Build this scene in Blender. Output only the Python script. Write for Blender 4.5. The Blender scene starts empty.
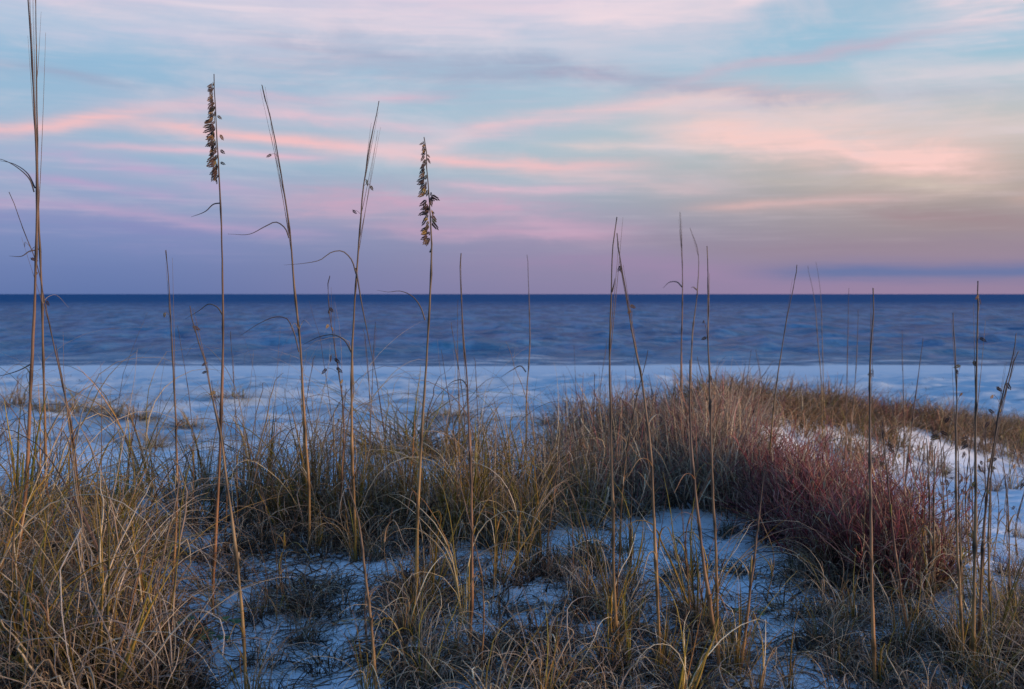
import bpy, math, random
import numpy as np
from mathutils import Vector, Matrix, Euler

random.seed(7); RNG = np.random.default_rng(7)
S = bpy.context.scene
COL = S.collection
R = math.radians
W, H, LENS = 1024, 689, 35.0
F = W * LENS / 36.0                       # focal length in pixels
PITCH = math.atan(50.5 / F)
CAM = np.array([0.0, 0.0, 4.5])

# ------------------------------------------------------------------ camera
cam_d = bpy.data.cameras.new('camera'); cam = bpy.data.objects.new('camera', cam_d); COL.objects.link(cam)
cam_d.lens = LENS; cam_d.sensor_width = 36.0; cam_d.clip_start = 0.05; cam_d.clip_end = 60000
cam.location = CAM; cam.rotation_euler = (R(90) - PITCH, 0, 0)
cam_d.dof.use_dof = True; cam_d.dof.focus_distance = 3.5; cam_d.dof.aperture_fstop = 4.8
S.camera = cam

# ------------------------------------------------------------------ render settings
S.view_settings.view_transform = 'Standard'; S.view_settings.look = 'None'
S.view_settings.gamma = 1.0; S.view_settings.use_curve_mapping = False
S.view_settings.exposure = 0.0
S.render.engine = 'CYCLES'
cy = S.cycles
cy.use_denoising = True
cy.max_bounces = 5; cy.diffuse_bounces = 3; cy.glossy_bounces = 3; cy.transparent_max_bounces = 4
cy.sample_clamp_indirect = 4.0
cy.caustics_reflective = False; cy.caustics_refractive = False

def lin(c):
    out = []
    for v in c:
        v = v / 255.0
        out.append(v / 12.92 if v <= 0.04045 else ((v + 0.055) / 1.055) ** 2.4)
    return tuple(out)

# ------------------------------------------------------------------ node maths helper
class N:
    """A socket that builds math nodes when used in arithmetic."""
    nt = None
    def __init__(s, sock): s.s = sock
    @staticmethod
    def op(kind, *a):
        n = N.nt.nodes.new('ShaderNodeMath'); n.operation = kind
        for i, v in enumerate(a):
            if isinstance(v, N): N.nt.links.new(v.s, n.inputs[i])
            else: n.inputs[i].default_value = v
        return N(n.outputs[0])
    def __add__(s, o): return N.op('ADD', s, o)
    __radd__ = __add__
    def __sub__(s, o): return N.op('SUBTRACT', s, o)
    def __rsub__(s, o): return N.op('SUBTRACT', o, s)
    def __mul__(s, o): return N.op('MULTIPLY', s, o)
    __rmul__ = __mul__
    def __truediv__(s, o): return N.op('DIVIDE', s, o)
    def clamp(s): 
        n = N.op('ADD', s, 0.0); n.s.node.use_clamp = True; return n
    def smooth(s, a, b):
        n = N.nt.nodes.new('ShaderNodeMapRange'); n.interpolation_type = 'SMOOTHSTEP'
        N.nt.links.new(s.s, n.inputs[0]); n.inputs[1].default_value = a; n.inputs[2].default_value = b
        return N(n.outputs[0])
def nnode(kind, **kw):
    n = N.nt.nodes.new(kind)
    for k, v in kw.items(): setattr(n, k, v)
    return n
def nlink(a, b): N.nt.links.new(a.s if isinstance(a, N) else a, b)
def nmix(fac, a, b, mode='MIX'):
    n = nnode('ShaderNodeMix', data_type='RGBA', blend_type=mode)
    for v, i in ((fac, 0), (a, 6), (b, 7)):
        if isinstance(v, N) or isinstance(v, bpy.types.NodeSocket): nlink(v, n.inputs[i])
        elif i == 0: n.inputs[0].default_value = v
        else: n.inputs[i].default_value = (*v[:3], 1.0)
    return n.outputs[2]
def nramp(fac, stops, mode='LINEAR'):
    n = nnode('ShaderNodeValToRGB'); nlink(fac, n.inputs[0]); cr = n.color_ramp; cr.interpolation = mode
    while len(cr.elements) < len(stops): cr.elements.new(0.5)
    for e, (p, c) in zip(cr.elements, stops):
        e.position = p; e.color = (*c[:3], 1.0)
    return n.outputs[0]
def nnoise(vec, scale, detail=3.0, rough=0.55, dist=0.0):
    n = nnode('ShaderNodeTexNoise'); nlink(vec, n.inputs['Vector'])
    n.inputs['Scale'].default_value = scale; n.inputs['Detail'].default_value = detail
    n.inputs['Roughness'].default_value = rough; n.inputs['Distortion'].default_value = dist
    return N(n.outputs[0])
def ncombine(x, y, z):
    n = nnode('ShaderNodeCombineXYZ')
    for i, v in enumerate((x, y, z)):
        if isinstance(v, N): nlink(v, n.inputs[i])
        else: n.inputs[i].default_value = v
    return n.outputs[0]

# ------------------------------------------------------------------ sun (after sunset glow from the right, behind the camera)
SUN_EL, SUN_AZ = R(5.5), R(104)             # azimuth from +Y towards +X
sun_d = bpy.data.lights.new('sun', 'SUN'); sun = bpy.data.objects.new('sun', sun_d); COL.objects.link(sun)
sun_d.energy = 4.3; sun_d.angle = R(7); sun_d.color = (1.0, 0.70, 0.48)
sdir = Vector((math.sin(SUN_AZ) * math.cos(SUN_EL), math.cos(SUN_AZ) * math.cos(SUN_EL), math.sin(SUN_EL)))
sun.rotation_euler = sdir.to_track_quat('Z', 'Y').to_euler(); sun.location = (20, -15, 12)

# ------------------------------------------------------------------ world: dusk sky with drifting cloud streaks
world = bpy.data.worlds.new('World'); S.world = world; world.use_nodes = True
world.cycles.sampling_method = 'MANUAL'; world.cycles.sample_map_resolution = 512
nt = world.node_tree; nt.nodes.clear(); N.nt = nt
tc = nnode('ShaderNodeTexCoord'); sep = nnode('ShaderNodeSeparateXYZ'); nlink(tc.outputs['Generated'], sep.inputs[0])
dx, dy, dz = N(sep.outputs[0]), N(sep.outputs[1]), N(sep.outputs[2])
az = N.op('ARCTAN2', dx, dy)
U = az * 1000.0                                            # azimuth, milliradians
rad = N.op('SQRT', dx * dx + dy * dy + 1e-6)
E = N.op('MINIMUM', (dz / rad) * 1000.0, 3000.0)           # tangent of elevation, thousandths
ZEN = [(0.66, lin((112, 166, 216))), (1.0, lin((74, 148, 220)))]
def col_ramp(stops):
    return nramp(E * (1 / 600.0), [(p / 600.0, lin(c)) for p, c in stops] + ZEN)
rl = col_ramp([(0, (96, 118, 170)), (25, (104, 125, 177)), (60, (120, 140, 188)), (95, (142, 162, 198)), (130, (148, 178, 206)),
               (170, (153, 183, 210)), (215, (144, 183, 213)), (250, (168, 192, 218)), (294, (188, 190, 216))])
rm = col_ramp([(0, (134, 128, 165)), (25, (137, 134, 168)), (60, (144, 145, 176)), (95, (156, 170, 190)), (130, (164, 188, 202)),
               (170, (168, 192, 208)), (215, (166, 194, 214)), (250, (178, 194, 216)), (294, (196, 198, 220))])
rr = col_ramp([(0, (150, 130, 160)), (25, (152, 132, 156)), (60, (155, 142, 150)), (90, (168, 156, 154)), (120, (182, 172, 166)),
               (150, (186, 186, 184)), (190, (172, 194, 206)), (230, (142, 190, 214)), (294, (160, 188, 210))])
sky = nmix(U.smooth(-420, 60), rl, rm)
sky = nmix(U.smooth(-40, 420), sky, rr)
wv = ncombine(U * 0.004, E * 0.016, 0.0)
wob = nnoise(wv, 1.3, 3.0, 0.55) - 0.5
wv2 = ncombine(U * 0.0045 + E * 0.004, E * 0.045, 3.7)
tex = nnoise(wv2, 1.6, 5.0, 0.6, 0.4)
texs = tex.smooth(0.30, 0.72)
fine = nnoise(ncombine(U * 0.006 + E * 0.01, E * 0.11, 9.1), 1.6, 4.0, 0.6)

puff = nnoise(ncombine(U * 0.009 + 3.0, E * 0.022, 2.2), 1.5, 4.0, 0.6, 0.5)
def streak(sky, pts, th, col, amt, wobble=10.0, soft=60.0, texmix=0.6, asym=1.0, pf=2.2):
    """One cloud streak following (azimuth, elevation) points; th = half thickness, soft = fade at its ends."""
    us = [p[0] - 512 for p in pts]; es = [294 - p[1] for p in pts]
    lo, hi = us[0] - soft, us[-1] + soft
    t = (U - lo) / (hi - lo)
    fc = nnode('ShaderNodeFloatCurve'); nlink(t.clamp(), fc.inputs[1])
    cv = fc.mapping.curves[0]; emax = 400.0
    xs = [(u - lo) / (hi - lo) for u in us]
    e0 = es[0] - (es[1] - es[0]) * (xs[0] / max(1e-3, xs[1] - xs[0])) * 0.5
    e1 = es[-1] + (es[-1] - es[-2]) * ((1 - xs[-1]) / max(1e-3, xs[-1] - xs[-2])) * 0.5
    allp = [(0, e0)] + list(zip(xs, es)) + [(1, e1)]
    cv.points[0].location = (0, allp[0][1] / emax); cv.points[1].location = (1, allp[-1][1] / emax)
    for x, e in allp[1:-1]: cv.points.new(x, e / emax)
    fc.mapping.update()
    d = (E - N(fc.outputs[0]) * emax + wob * wobble) / th
    if asym != 1.0:                                        # softer above than below (or the reverse)
        up = N.op('MAXIMUM', d, 0.0) * (1 / asym); dn = N.op('MINIMUM', d, 0.0); d = up + dn
    d = d * 0.86 + (fine - 0.5) * 1.0 + (puff - 0.5) * pf
    g = N.op('EXPONENT', N.op('POWER', N.op('ABSOLUTE', d), 1.6) * -1.0)
    env = U.smooth(lo, us[0] + soft) * U.smooth(hi, us[-1] - soft)
    m = g * env * (texs * texmix * 1.35 + (1.0 - texmix * 0.7))
    return nmix((m * amt).clamp(), sky, lin(col))

PINK, SALMON, WHITE = (222, 184, 202), (238, 190, 194), (226, 214, 226)
MAUVE, GREY, DARK = (178, 148, 188), (158, 164, 192), (104, 118, 164)
sky = streak(sky, [(-300, 20), (0, 10), (140, 16), (300, 34), (420, 30), (560, 14), (720, -4)], 24, WHITE, .75, 14, 80, .7, 2.2)
sky = streak(sky, [(-60, 14), (60, 12), (160, 16)], 12, (214, 186, 212), .55, 10, 60, .8)
sky = streak(sky, [(280, -6), (460, 6), (600, -4)], 18, (226, 204, 220), .5, 12, 90, .8)
sky = streak(sky, [(560, 22), (690, 20), (760, 8), (800, -8)], 8, (236, 216, 224), .9, 4, 40, .4, 2.0)
sky = streak(sky, [(900, 44), (960, 20), (1080, 4), (1300, -10)], 30, (232, 214, 222), 1.1, 14, 70, .7)
sky = streak(sky, [(230, 66), (340, 62), (470, 74), (560, 80)], 20, GREY, .5, 14, 90, .7)
sky = streak(sky, [(540, 72), (640, 84), (720, 98), (800, 108)], 9, (158, 158, 186), .75, 10, 60, .6)
sky = streak(sky, [(640, 98), (720, 76), (820, 66), (930, 52)], 5, (188, 180, 200), .75, 8, 60, .5)
sky = streak(sky, [(690, 112), (800, 106), (960, 112)], 6, (168, 172, 192), .6, 6, 70, .6)
sky = streak(sky, [(-60, 156), (40, 150), (80, 142), (130, 130), (200, 117)], 7, SALMON, .8, 6, 45, .5)
sky = streak(sky, [(150, 118), (260, 116), (360, 126), (480, 132), (560, 122)], 8, (216, 190, 206), .75, 10, 70, .7)
sky = streak(sky, [(160, 136), (260, 141), (350, 150), (440, 160), (520, 167), (640, 166)], 5.5, SALMON, .95, 5, 60, .45)
sky = streak(sky, [(360, 152), (430, 146), (500, 126), (600, 114), (700, 104)], 6.5, (228, 196, 204), .75, 6, 55, .6)
sky = streak(sky, [(110, 158), (220, 157), (330, 161)], 3.5, PINK, .8, 4, 50, .4)
sky = streak(sky, [(500, 166), (580, 176), (660, 186), (730, 188)], 7, (222, 190, 196), .6, 8, 50, .6)
sky = streak(sky, [(670, 134), (740, 142), (810, 152), (880, 168), (950, 178)], 13, (250, 204, 198), 1.1, 9, 60, .4, 1.9)
sky = streak(sky, [(640, 122), (800, 130), (960, 142), (1100, 150)], 18, (220, 204, 204), .6, 14, 110, .7)
sky = streak(sky, [(40, 164), (120, 172), (200, 186), (270, 196)], 9, (190, 168, 204), .6, 8, 60, .7)
sky = streak(sky, [(-40, 214), (60, 212), (150, 219), (240, 231), (310, 236)], 6, (196, 164, 198), .6, 6, 60, .6)
sky = streak(sky, [(-200, 228), (0, 222), (140, 236), (240, 244)], 12, (134, 136, 188), .5, 8, 80, .6)
sky = streak(sky, [(270, 206), (360, 204), (460, 210), (560, 222), (620, 232)], 13, (196, 164, 190), .8, 9, 80, .5)
sky = streak(sky, [(380, 228), (480, 232), (600, 234)], 6, (196, 160, 188), .6, 5, 70, .6)
sky = streak(sky, [(480, 262), (620, 262), (760, 284), (900, 286)], 12, (160, 134, 172), .4, 6, 120, .5)
sky = streak(sky, [(700, 210), (780, 206), (870, 204)], 4.5, (212, 176, 176), .75, 5, 50, .5)
sky = streak(sky, [(860, 216), (920, 224), (990, 230)], 7, (158, 132, 142), .75, 6, 50, .5)
sky = streak(sky, [(990, 208), (1060, 204)], 6, (222, 180, 172), .7, 5, 40, .5)
sky = streak(sky, [(640, 240), (760, 252), (900, 250), (1080, 252)], 8, (146, 130, 150), .5, 6, 120, .6)
sky = streak(sky, [(770, 273), (860, 273), (960, 274), (1150, 274)], 7, DARK, 1.0, 2, 60, .1, 1.0, .7)
for pts_, th_, c_, a_ in (([(-40, 96), (60, 92), (150, 100)], 5, GREY, .4), ([(230, 100), (330, 104), (430, 98)], 4, PINK, .55), ([(430, 186), (520, 192), (600, 190)], 4, PINK, .6),
                          ([(60, 60), (170, 52), (280, 60)], 8, (204, 200, 220), .55), ([(840, 84), (930, 96), (1040, 92)], 9, (208, 206, 214), .6), ([(760, 186), (850, 190), (960, 196)], 5, (206, 190, 180), .6),
                          ([(20, 186), (110, 194), (210, 206)], 4, (182, 160, 200), .6), ([(560, 146), (660, 150), (760, 158)], 4, (226, 204, 204), .6), ([(440, 50), (540, 46), (640, 54)], 7, (200, 204, 220), .5)):
    sky = streak(sky, pts_, th_, c_, a_, 9, 60, .9)
broad = nnoise(ncombine(U * 0.0036 + E * 0.004, E * 0.0105, 5.2), 1.7, 5.0, 0.6, 0.7)
sky = nmix((broad.smooth(0.46, 0.74) * E.smooth(50, 170) * 0.42).clamp(), sky, lin((214, 206, 218)))
sky = nmix((fine.smooth(0.45, 0.8) * E.smooth(20, 90) * 0.16).clamp(), sky, lin((226, 208, 220)))
bg = nnode('ShaderNodeBackground'); nlink(sky, bg.inputs[0]); bg.inputs[1].default_value = 1.0
nish = nnode('ShaderNodeTexSky'); nish.sky_type = 'NISHITA'; nish.sun_disc = False
nish.sun_elevation = SUN_EL; nish.sun_rotation = SUN_AZ; nish.air_density = 1.2; nish.dust_density = 1.0
bg2 = nnode('ShaderNodeBackground'); nlink(nish.outputs[0], bg2.inputs[0]); bg2.inputs[1].default_value = 0.006
addn = nnode('ShaderNodeAddShader'); nlink(bg.outputs[0], addn.inputs[0]); nlink(bg2.outputs[0], addn.inputs[1])
out = nnode('ShaderNodeOutputWorld'); nlink(addn.outputs[0], out.inputs[0])

# ------------------------------------------------------------------ value noise and terrain height
def hash2(ix, iy, seed):
    h = (ix.astype(np.int64) * 374761393 + iy.astype(np.int64) * 668265263 + seed * 982451653) & 0xffffffff
    h = ((h ^ (h >> 13)) * 1274126177) & 0xffffffff
    return ((h ^ (h >> 16)) & 0xffff) / 65535.0
def vnoise(x, y, seed=0):
    x = np.asarray(x, float); y = np.asarray(y, float)
    ix = np.floor(x); iy = np.floor(y); fx = x - ix; fy = y - iy
    fx = fx * fx * fx * (fx * (fx * 6 - 15) + 10); fy = fy * fy * fy * (fy * (fy * 6 - 15) + 10)
    a = hash2(ix, iy, seed); b = hash2(ix + 1, iy, seed); c = hash2(ix, iy + 1, seed); d = hash2(ix + 1, iy + 1, seed)
    return (a * (1 - fx) + b * fx) * (1 - fy) + (c * (1 - fx) + d * fx) * fy - 0.5
def fbm(x, y, oct=4, seed=0):
    s = 0; a = 1.0; f = 1.0
    for k in range(oct):
        s = s + a * vnoise(np.asarray(x) * f + 17.3 * k, np.asarray(y) * f - 9.1 * k, seed + k); a *= 0.5; f *= 2.03
    return s
def sst(a, b, x):
    t = np.clip((np.asarray(x, float) - a) / (b - a), 0, 1); return t * t * (3 - 2 * t)

SHORE = 63.0
def ground(x, y):
    x = np.asarray(x, float); y = np.asarray(y, float)
    beach = 0.037 * (SHORE - y)
    beach = np.where(y > SHORE, 0.06 * (SHORE - y), beach)
    beach = np.maximum(beach, -4.0)
    m = sst(13, 18, y) * (1 - sst(42, 56, y))
    beach = beach + m * (0.30 * fbm(x / 4.5, y / 2.2, 3, 5) + 0.19 * fbm(x / 1.5, y / 0.9, 4, 9))
    mw = sst(-0.1, 0.9, x - 0.05 * y)                        # the right-hand mound reaches further back
    yc = 6.3 + 2.6 * mw + 0.5 * vnoise(x / 1.4, 0 * x, 21)
    run = 7.0 - 2.0 * mw
    top = 3.42 + 0.05 * fbm(x / 1.6, y / 1.6, 3, 2)
    top = top + 0.12 * np.exp(-((x - 1.05) / 0.75) ** 2 - ((y - 7.0) / 1.2) ** 2)      # mound
    top = top - 0.10 * np.exp(-((x - 0.85) / 0.6) ** 2 - ((y - 4.5) / 0.6) ** 2)       # bare sand pocket
    top = top - 0.07 * np.exp(-((x + 0.75) / 0.45) ** 2 - ((y - 3.0) / 0.6) ** 2)      # bare sand pocket at the left
    top = top + 0.08 * np.exp(-((x - 1.55) / 0.35) ** 2 - ((y - 4.7) / 1.0) ** 2)      # red ridge
    right = sst(1.55, 2.5, x - 0.06 * (y - 6)) * sst(3.6, 5.4, y)
    top = top - right * (0.34 + 0.135 * np.clip(y - 6.5, 0, 8))                        # falls away to the right
    k = sst(0, 1, (y - yc - 4.5 * sst(2.0, 4.0, x)) / run)
    z = np.maximum(top * (1 - k) + beach * k, beach)
    # low ridge running off to the right behind the open sand
    ry = 9.2 + 1.0 * (x - 2.0) + 0.25 * vnoise(x / 1.3, 0 * x, 31)
    rz = 3.44 - 0.205 * (x - 2.2) + 0.05 * fbm(x / 1.6, y / 2.0, 2, 33)
    d = (y - ry) / 1.414; d = np.where(d > 0, d * 0.6, d)
    ridge = np.exp(-(d / 0.85) ** 2) * sst(1.2, 2.4, x)
    z = z + np.maximum(rz - z, 0) * ridge
    near = 1 - sst(9, 14, y)
    z = z + near * (0.030 * fbm(x / 0.28, y / 0.28, 3, 41) + 0.010 * fbm(x / 0.07, y / 0.07, 2, 47))
    return z

def pix_dir(u, v):
    a = (u - W / 2) / F; b = (H / 2 - v) / F
    cp, sp = math.cos(PITCH), math.sin(PITCH)
    return np.array([a, cp + b * sp, -sp + b * cp])
def at(u, v, depth):
    d = pix_dir(u, v); return CAM + d * (depth / d[1])
TS = np.concatenate([np.arange(1.6, 12, 0.02), np.arange(12, 80, 0.1)])
def ground_at(u, v):
    d = pix_dir(u, v); d = d / d[1]
    p = CAM[None] + TS[:, None] * d[None]
    below = p[:, 2] < ground(p[:, 0], p[:, 1])
    i = int(np.argmax(below)) if below.any() else len(TS) - 1
    x, y = p[i, 0], p[i, 1]
    return np.array([x, y, float(ground(x, y))])

# ------------------------------------------------------------------ mesh building
def mesh_np(name, verts, faces, mat, cols=None, smooth=True):
    """faces: (n,4) or (n,3) array."""
    me = bpy.data.meshes.new(name)
    verts = np.asarray(verts, np.float32); faces = np.asarray(faces, np.int32); k = faces.shape[1]
    me.vertices.add(len(verts)); me.vertices.foreach_set('co', verts.ravel())
    me.loops.add(faces.size); me.loops.foreach_set('vertex_index', faces.ravel())
    me.polygons.add(len(faces)); me.polygons.foreach_set('loop_start', np.arange(0, faces.size, k, dtype=np.int32))
    me.polygons.foreach_set('use_smooth', np.full(len(faces), smooth))
    me.update(calc_edges=True)
    if cols is not None:
        ca = me.color_attributes.new('Col', 'FLOAT_COLOR', 'POINT')
        c4 = np.ones((len(verts), 4), np.float32); c4[:, :3] = cols; ca.data.foreach_set('color', c4.ravel())
    me.materials.append(mat)
    return me
def obj(name, me, parent=None, loc=None):
    o = bpy.data.objects.new(name, me); COL.objects.link(o)
    if parent is not None: o.parent = parent
    if loc is not None: o.location = loc
    return o
def tag(o, label=None, cat=None, group=None, kind=None):
    if label: o['label'] = label
    if cat: o['category'] = cat
    if group: o['group'] = group
    if kind: o['kind'] = kind
    return o
def empty(name, loc, rz=0.0):
    o = bpy.data.objects.new(name, None); COL.objects.link(o)
    o.location = loc; o.rotation_euler = (0, 0, rz); o.empty_display_size = 0.05; return o

def tubes(paths, radii, cols, sides=3, flat=1.0):
    """paths (n,k,3), radii (n,k), cols (n,k,3): tapered tubes, flattened across by flat. Returns verts, faces, colours."""
    n, k, _ = paths.shape
    t = np.gradient(paths, axis=1); t /= np.linalg.norm(t, axis=2, keepdims=True) + 1e-9
    d0 = paths[:, -1] - paths[:, 0]
    ref = np.cross(d0, np.array([0, 0, 1.0])); bad = np.linalg.norm(ref, axis=1) < 1e-3
    ref[bad] = np.array([1.0, 0.2, 0]); ref = ref + 1e-3
    ref = ref / np.linalg.norm(ref, axis=1, keepdims=True)
    s = ref[:, None, :] - t * np.sum(ref[:, None, :] * t, axis=2, keepdims=True)
    s /= np.linalg.norm(s, axis=2, keepdims=True) + 1e-9
    b = np.cross(t, s)
    ang = np.arange(sides) * 2 * math.pi / sides + math.pi / 2
    off = s[:, :, None, :] * np.cos(ang)[None, None, :, None] + b[:, :, None, :] * (np.sin(ang) * flat)[None, None, :, None]
    v = paths[:, :, None, :] + off * radii[:, :, None, None]
    idx = np.arange(n * k * sides).reshape(n, k, sides)
    a = idx[:, :-1, :]; c = idx[:, 1:, :]
    f = np.stack([a, np.roll(a, -1, 2), np.roll(c, -1, 2), c], axis=-1).reshape(-1, 4)
    cc = np.repeat(cols[:, :, None, :], sides, axis=2)
    return v.reshape(-1, 3), f, cc.reshape(-1, 3)

# ------------------------------------------------------------------ materials
def material(name):
    m = bpy.data.materials.new(name); m.use_nodes = True; N.nt = m.node_tree
    b = m.node_tree.nodes['Principled BSDF']; return m, b

# plant tissue: colour carried per blade, slow mottling along it
def plant_mat(name, rough=0.6, spec=0.25, var=0.5):
    m, b = material(name)
    at_ = nnode('ShaderNodeAttribute', attribute_name='Col')
    tcn = nnode('ShaderNodeTexCoord')
    no = nnoise(tcn.outputs['Object'], 45.0, 3.0, 0.6)
    oi = nnode('ShaderNodeObjectInfo')
    hsv = nnode('ShaderNodeHueSaturation'); nlink(at_.outputs['Color'], hsv.inputs['Color'])
    nlink(no * var + (N(oi.outputs['Random']) * 0.35 + (0.83 - var * 0.5)), hsv.inputs['Value'])
    nlink(N(oi.outputs['Random']) * 0.03 + 0.485, hsv.inputs['Hue'])
    nlink(hsv.outputs[0], b.inputs['Base Color'])
    b.inputs['Roughness'].default_value = rough; b.inputs['Specular IOR Level'].default_value = spec
    return m
M_BLADE = plant_mat('grass_blade'); M_STEM = plant_mat('oat_stem', 0.5, 0.35, 0.5); M_SEED = plant_mat('oat_spikelet', 0.65, 0.2, 0.9)
M_LEAF = plant_mat('green_leaf', 0.45, 0.4, 0.6)

def sand_material():
    m, b = material('white_sand')
    geo = nnode('ShaderNodeNewGeometry'); pos = geo.outputs['Position']
    sp = nnode('ShaderNodeSeparateXYZ'); nlink(pos, sp.inputs[0]); py, px = N(sp.outputs[1]), N(sp.outputs[0])
    n1 = nnoise(pos, 1.2, 4, 0.6); n2 = nnoise(pos, 9.0, 4, 0.65); n3 = nnoise(pos, 160.0, 2, 0.5)
    base = nmix(n1.smooth(0.38, 0.62), (0.60, 0.65, 0.71), (0.71, 0.73, 0.76))
    base = nmix((n2.smooth(0.50, 0.75) * 0.5).clamp(), base, (0.44, 0.42, 0.42))
    base = nmix((n3.smooth(0.60, 0.75) * 0.35).clamp(), base, (0.24, 0.21, 0.19))
    base = nmix((py.smooth(9, 20) * 0.75).clamp(), base, (0.40, 0.49, 0.56))      # beach below the dunes: dusk blue put into the sand colour
    wn = nnoise(ncombine(px * 0.03, py * 0.10, 0.0), 1.0, 3, 0.6) - 0.5
    wet = (py + wn * 10.0).smooth(44, 56)
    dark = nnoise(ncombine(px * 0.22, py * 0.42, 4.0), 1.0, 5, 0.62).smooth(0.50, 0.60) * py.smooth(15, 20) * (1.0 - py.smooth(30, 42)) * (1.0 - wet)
    base = nmix((dark * 0.75).clamp(), base, (0.20, 0.25, 0.31))  # bluish shading of ruts and bumps painted into the sand colour
    base = nmix((wet * 0.6).clamp(), base, (0.54, 0.63, 0.70))
    lace = nnoise(ncombine(px * 0.12, py * 0.9, 1.0), 1.0, 6, 0.7).smooth(0.50, 0.62) * py.smooth(47, 54)
    base = nmix((lace * 0.4).clamp(), base, (0.66, 0.70, 0.74))            # spent foam left by the wash
    nlink(base, b.inputs['Base Color'])
    nlink(0.9 - wet * 0.42, b.inputs['Roughness'])
    b.inputs['Specular IOR Level'].default_value = 0.3
    bm_ = nnode('ShaderNodeBump'); bm_.inputs['Distance'].default_value = 0.02; bm_.inputs['Strength'].default_value = 0.6
    nlink(nnoise(pos, 14.0, 5, 0.65) + n3 * 0.15, bm_.inputs['Height']); nlink(bm_.outputs[0], b.inputs['Normal'])
    return m
def sea_material():
    m, b = material('sea_water')
    geo = nnode('ShaderNodeNewGeometry'); pos = geo.outputs['Position']
    sp = nnode('ShaderNodeSeparateXYZ'); nlink(pos, sp.inputs[0]); px, py = N(sp.outputs[0]), N(sp.outputs[1])
    n1 = nnoise(ncombine(px * 0.26, py * 0.11, 0.0), 1.0, 5, 0.7)
    base = nmix(n1.smooth(0.43, 0.58), (0.004, 0.068, 0.172), (0.046, 0.152, 0.295))  # light and dark of the ripples painted into the water colour
    base = nmix((py.smooth(120, 700) * 0.8).clamp(), base, (0.010, 0.088, 0.205))           # deep water offshore
    shal = 1.0 - py.smooth(SHORE + 2, SHORE + 26)
    base = nmix((shal * 0.4).clamp(), base, (0.05, 0.17, 0.26))
    lace = nnoise(ncombine(px * 0.22, py * 1.1, 8.0), 1.0, 6, 0.7)
    base = nmix((lace.smooth(0.50, 0.60) * (1.0 - py.smooth(SHORE + 1, SHORE + 7)) * 0.9).clamp(), base, (0.62, 0.66, 0.70))   # foam
    m.node_tree.nodes.remove(b)
    dif = nnode('ShaderNodeBsdfDiffuse'); nlink(base, dif.inputs[0])
    gls = nnode('ShaderNodeBsdfGlossy'); gls.inputs['Roughness'].default_value = 0.06
    lw = nnode('ShaderNodeFresnel'); lw.inputs[0].default_value = 1.33
    mx = nnode('ShaderNodeMixShader'); nlink(N.op('MINIMUM', N(lw.outputs[0]), 0.21 - py.smooth(90, 700) * 0.16), mx.inputs[0])    # wave slopes keep a sea from mirroring fully
    nlink(dif.outputs[0], mx.inputs[1]); nlink(gls.outputs[0], mx.inputs[2])
    nlink(mx.outputs[0], m.node_tree.nodes['Material Output'].inputs[0])
    # chop: finer close in, coarser far out
    h = nnoise(ncombine(px * 0.9, py * 1.4, 0.0), 1.0, 4, 0.6) * 0.16 + nnoise(ncombine(px * 0.10, py * 0.28, 2.0), 1.0, 4, 0.6) * 0.4
    bmp = nnode('ShaderNodeBump'); bmp.inputs['Strength'].default_value = 1.0; bmp.inputs['Distance'].default_value = 1.0
    nlink(h, bmp.inputs['Height'])
    for q in (dif, gls, lw): nlink(bmp.outputs[0], q.inputs['Normal'])
    return m
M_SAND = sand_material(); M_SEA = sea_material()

# ------------------------------------------------------------------ the setting: sand and sea
def sheet(ys, ts, wfun, zfun):
    X = np.array([[t * wfun(y) for t in ts] for y in ys]); Y = np.repeat(np.array(ys)[:, None], len(ts), 1)
    Z = zfun(X, Y); v = np.stack([X, Y, Z], -1).reshape(-1, 3)
    i = np.arange(len(ys) * len(ts)).reshape(len(ys), len(ts))
    f = np.stack([i[:-1, :-1], i[:-1, 1:], i[1:, 1:], i[1:, :-1]], -1).reshape(-1, 4)
    return v, f
ys = np.concatenate([np.arange(-8, 1.5, 0.25), np.arange(1.5, 8, 0.03), np.arange(8, 20, 0.07), np.arange(20, 45, 0.16), np.arange(45, 135, 0.6)])
ts = np.concatenate([[-9, -5, -3, -2, -1.5, -1.2], np.linspace(-1, 1, 421), [1.2, 1.5, 2, 3, 5, 9]])
v, f = sheet(ys, ts, lambda y: 3.5 + 0.62 * max(y, 0), ground)
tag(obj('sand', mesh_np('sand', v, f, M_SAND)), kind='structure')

wr = np.random.default_rng(3)
WAVES = []
for _ in range(70):
    lam = 1.8 * (11 ** wr.random()); th = math.pi / 2 + wr.normal(0, 0.75)
    WAVES.append((lam, 2 * math.pi / lam * math.cos(th), 2 * math.pi / lam * math.sin(th), wr.random() * 6.28, 0.027 * (lam / 6) ** 0.6))
def sea_z(x, y):
    z = np.zeros_like(x); shore = sst(SHORE - 1, SHORE + 16, y)
    for lam, kx, ky, ph, a in WAVES:
        w = np.sin(kx * x + ky * y + ph)
        z += a * (w + 0.35 * w * w) * (1 - sst(14 * lam, 48 * lam, y))
    z = z * (0.12 + 0.88 * shore) * (1 - sst(900, 1800, y))
    for yb, amp, wd, sd in ((70.5, 0.10, 0.8, 61), (78, 0.22, 1.2, 62), (88, 0.34, 1.6, 63), (103, 0.36, 2.0, 65), (128, 0.40, 2.6, 67), (165, 0.42, 3.4, 69)):
        c = yb + 5 * fbm(x / 38, 0 * x, 2, sd); am = 0.3 * amp * np.clip(0.45 + 1.5 * fbm(x / 22, 0 * x + yb, 2, sd + 1), 0, 1.4)
        d = (y - c) / wd; d = np.where(d < 0, d * 1.7, d)      # steeper towards the shore
        z += am * np.exp(-d * d)
    return z
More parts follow.
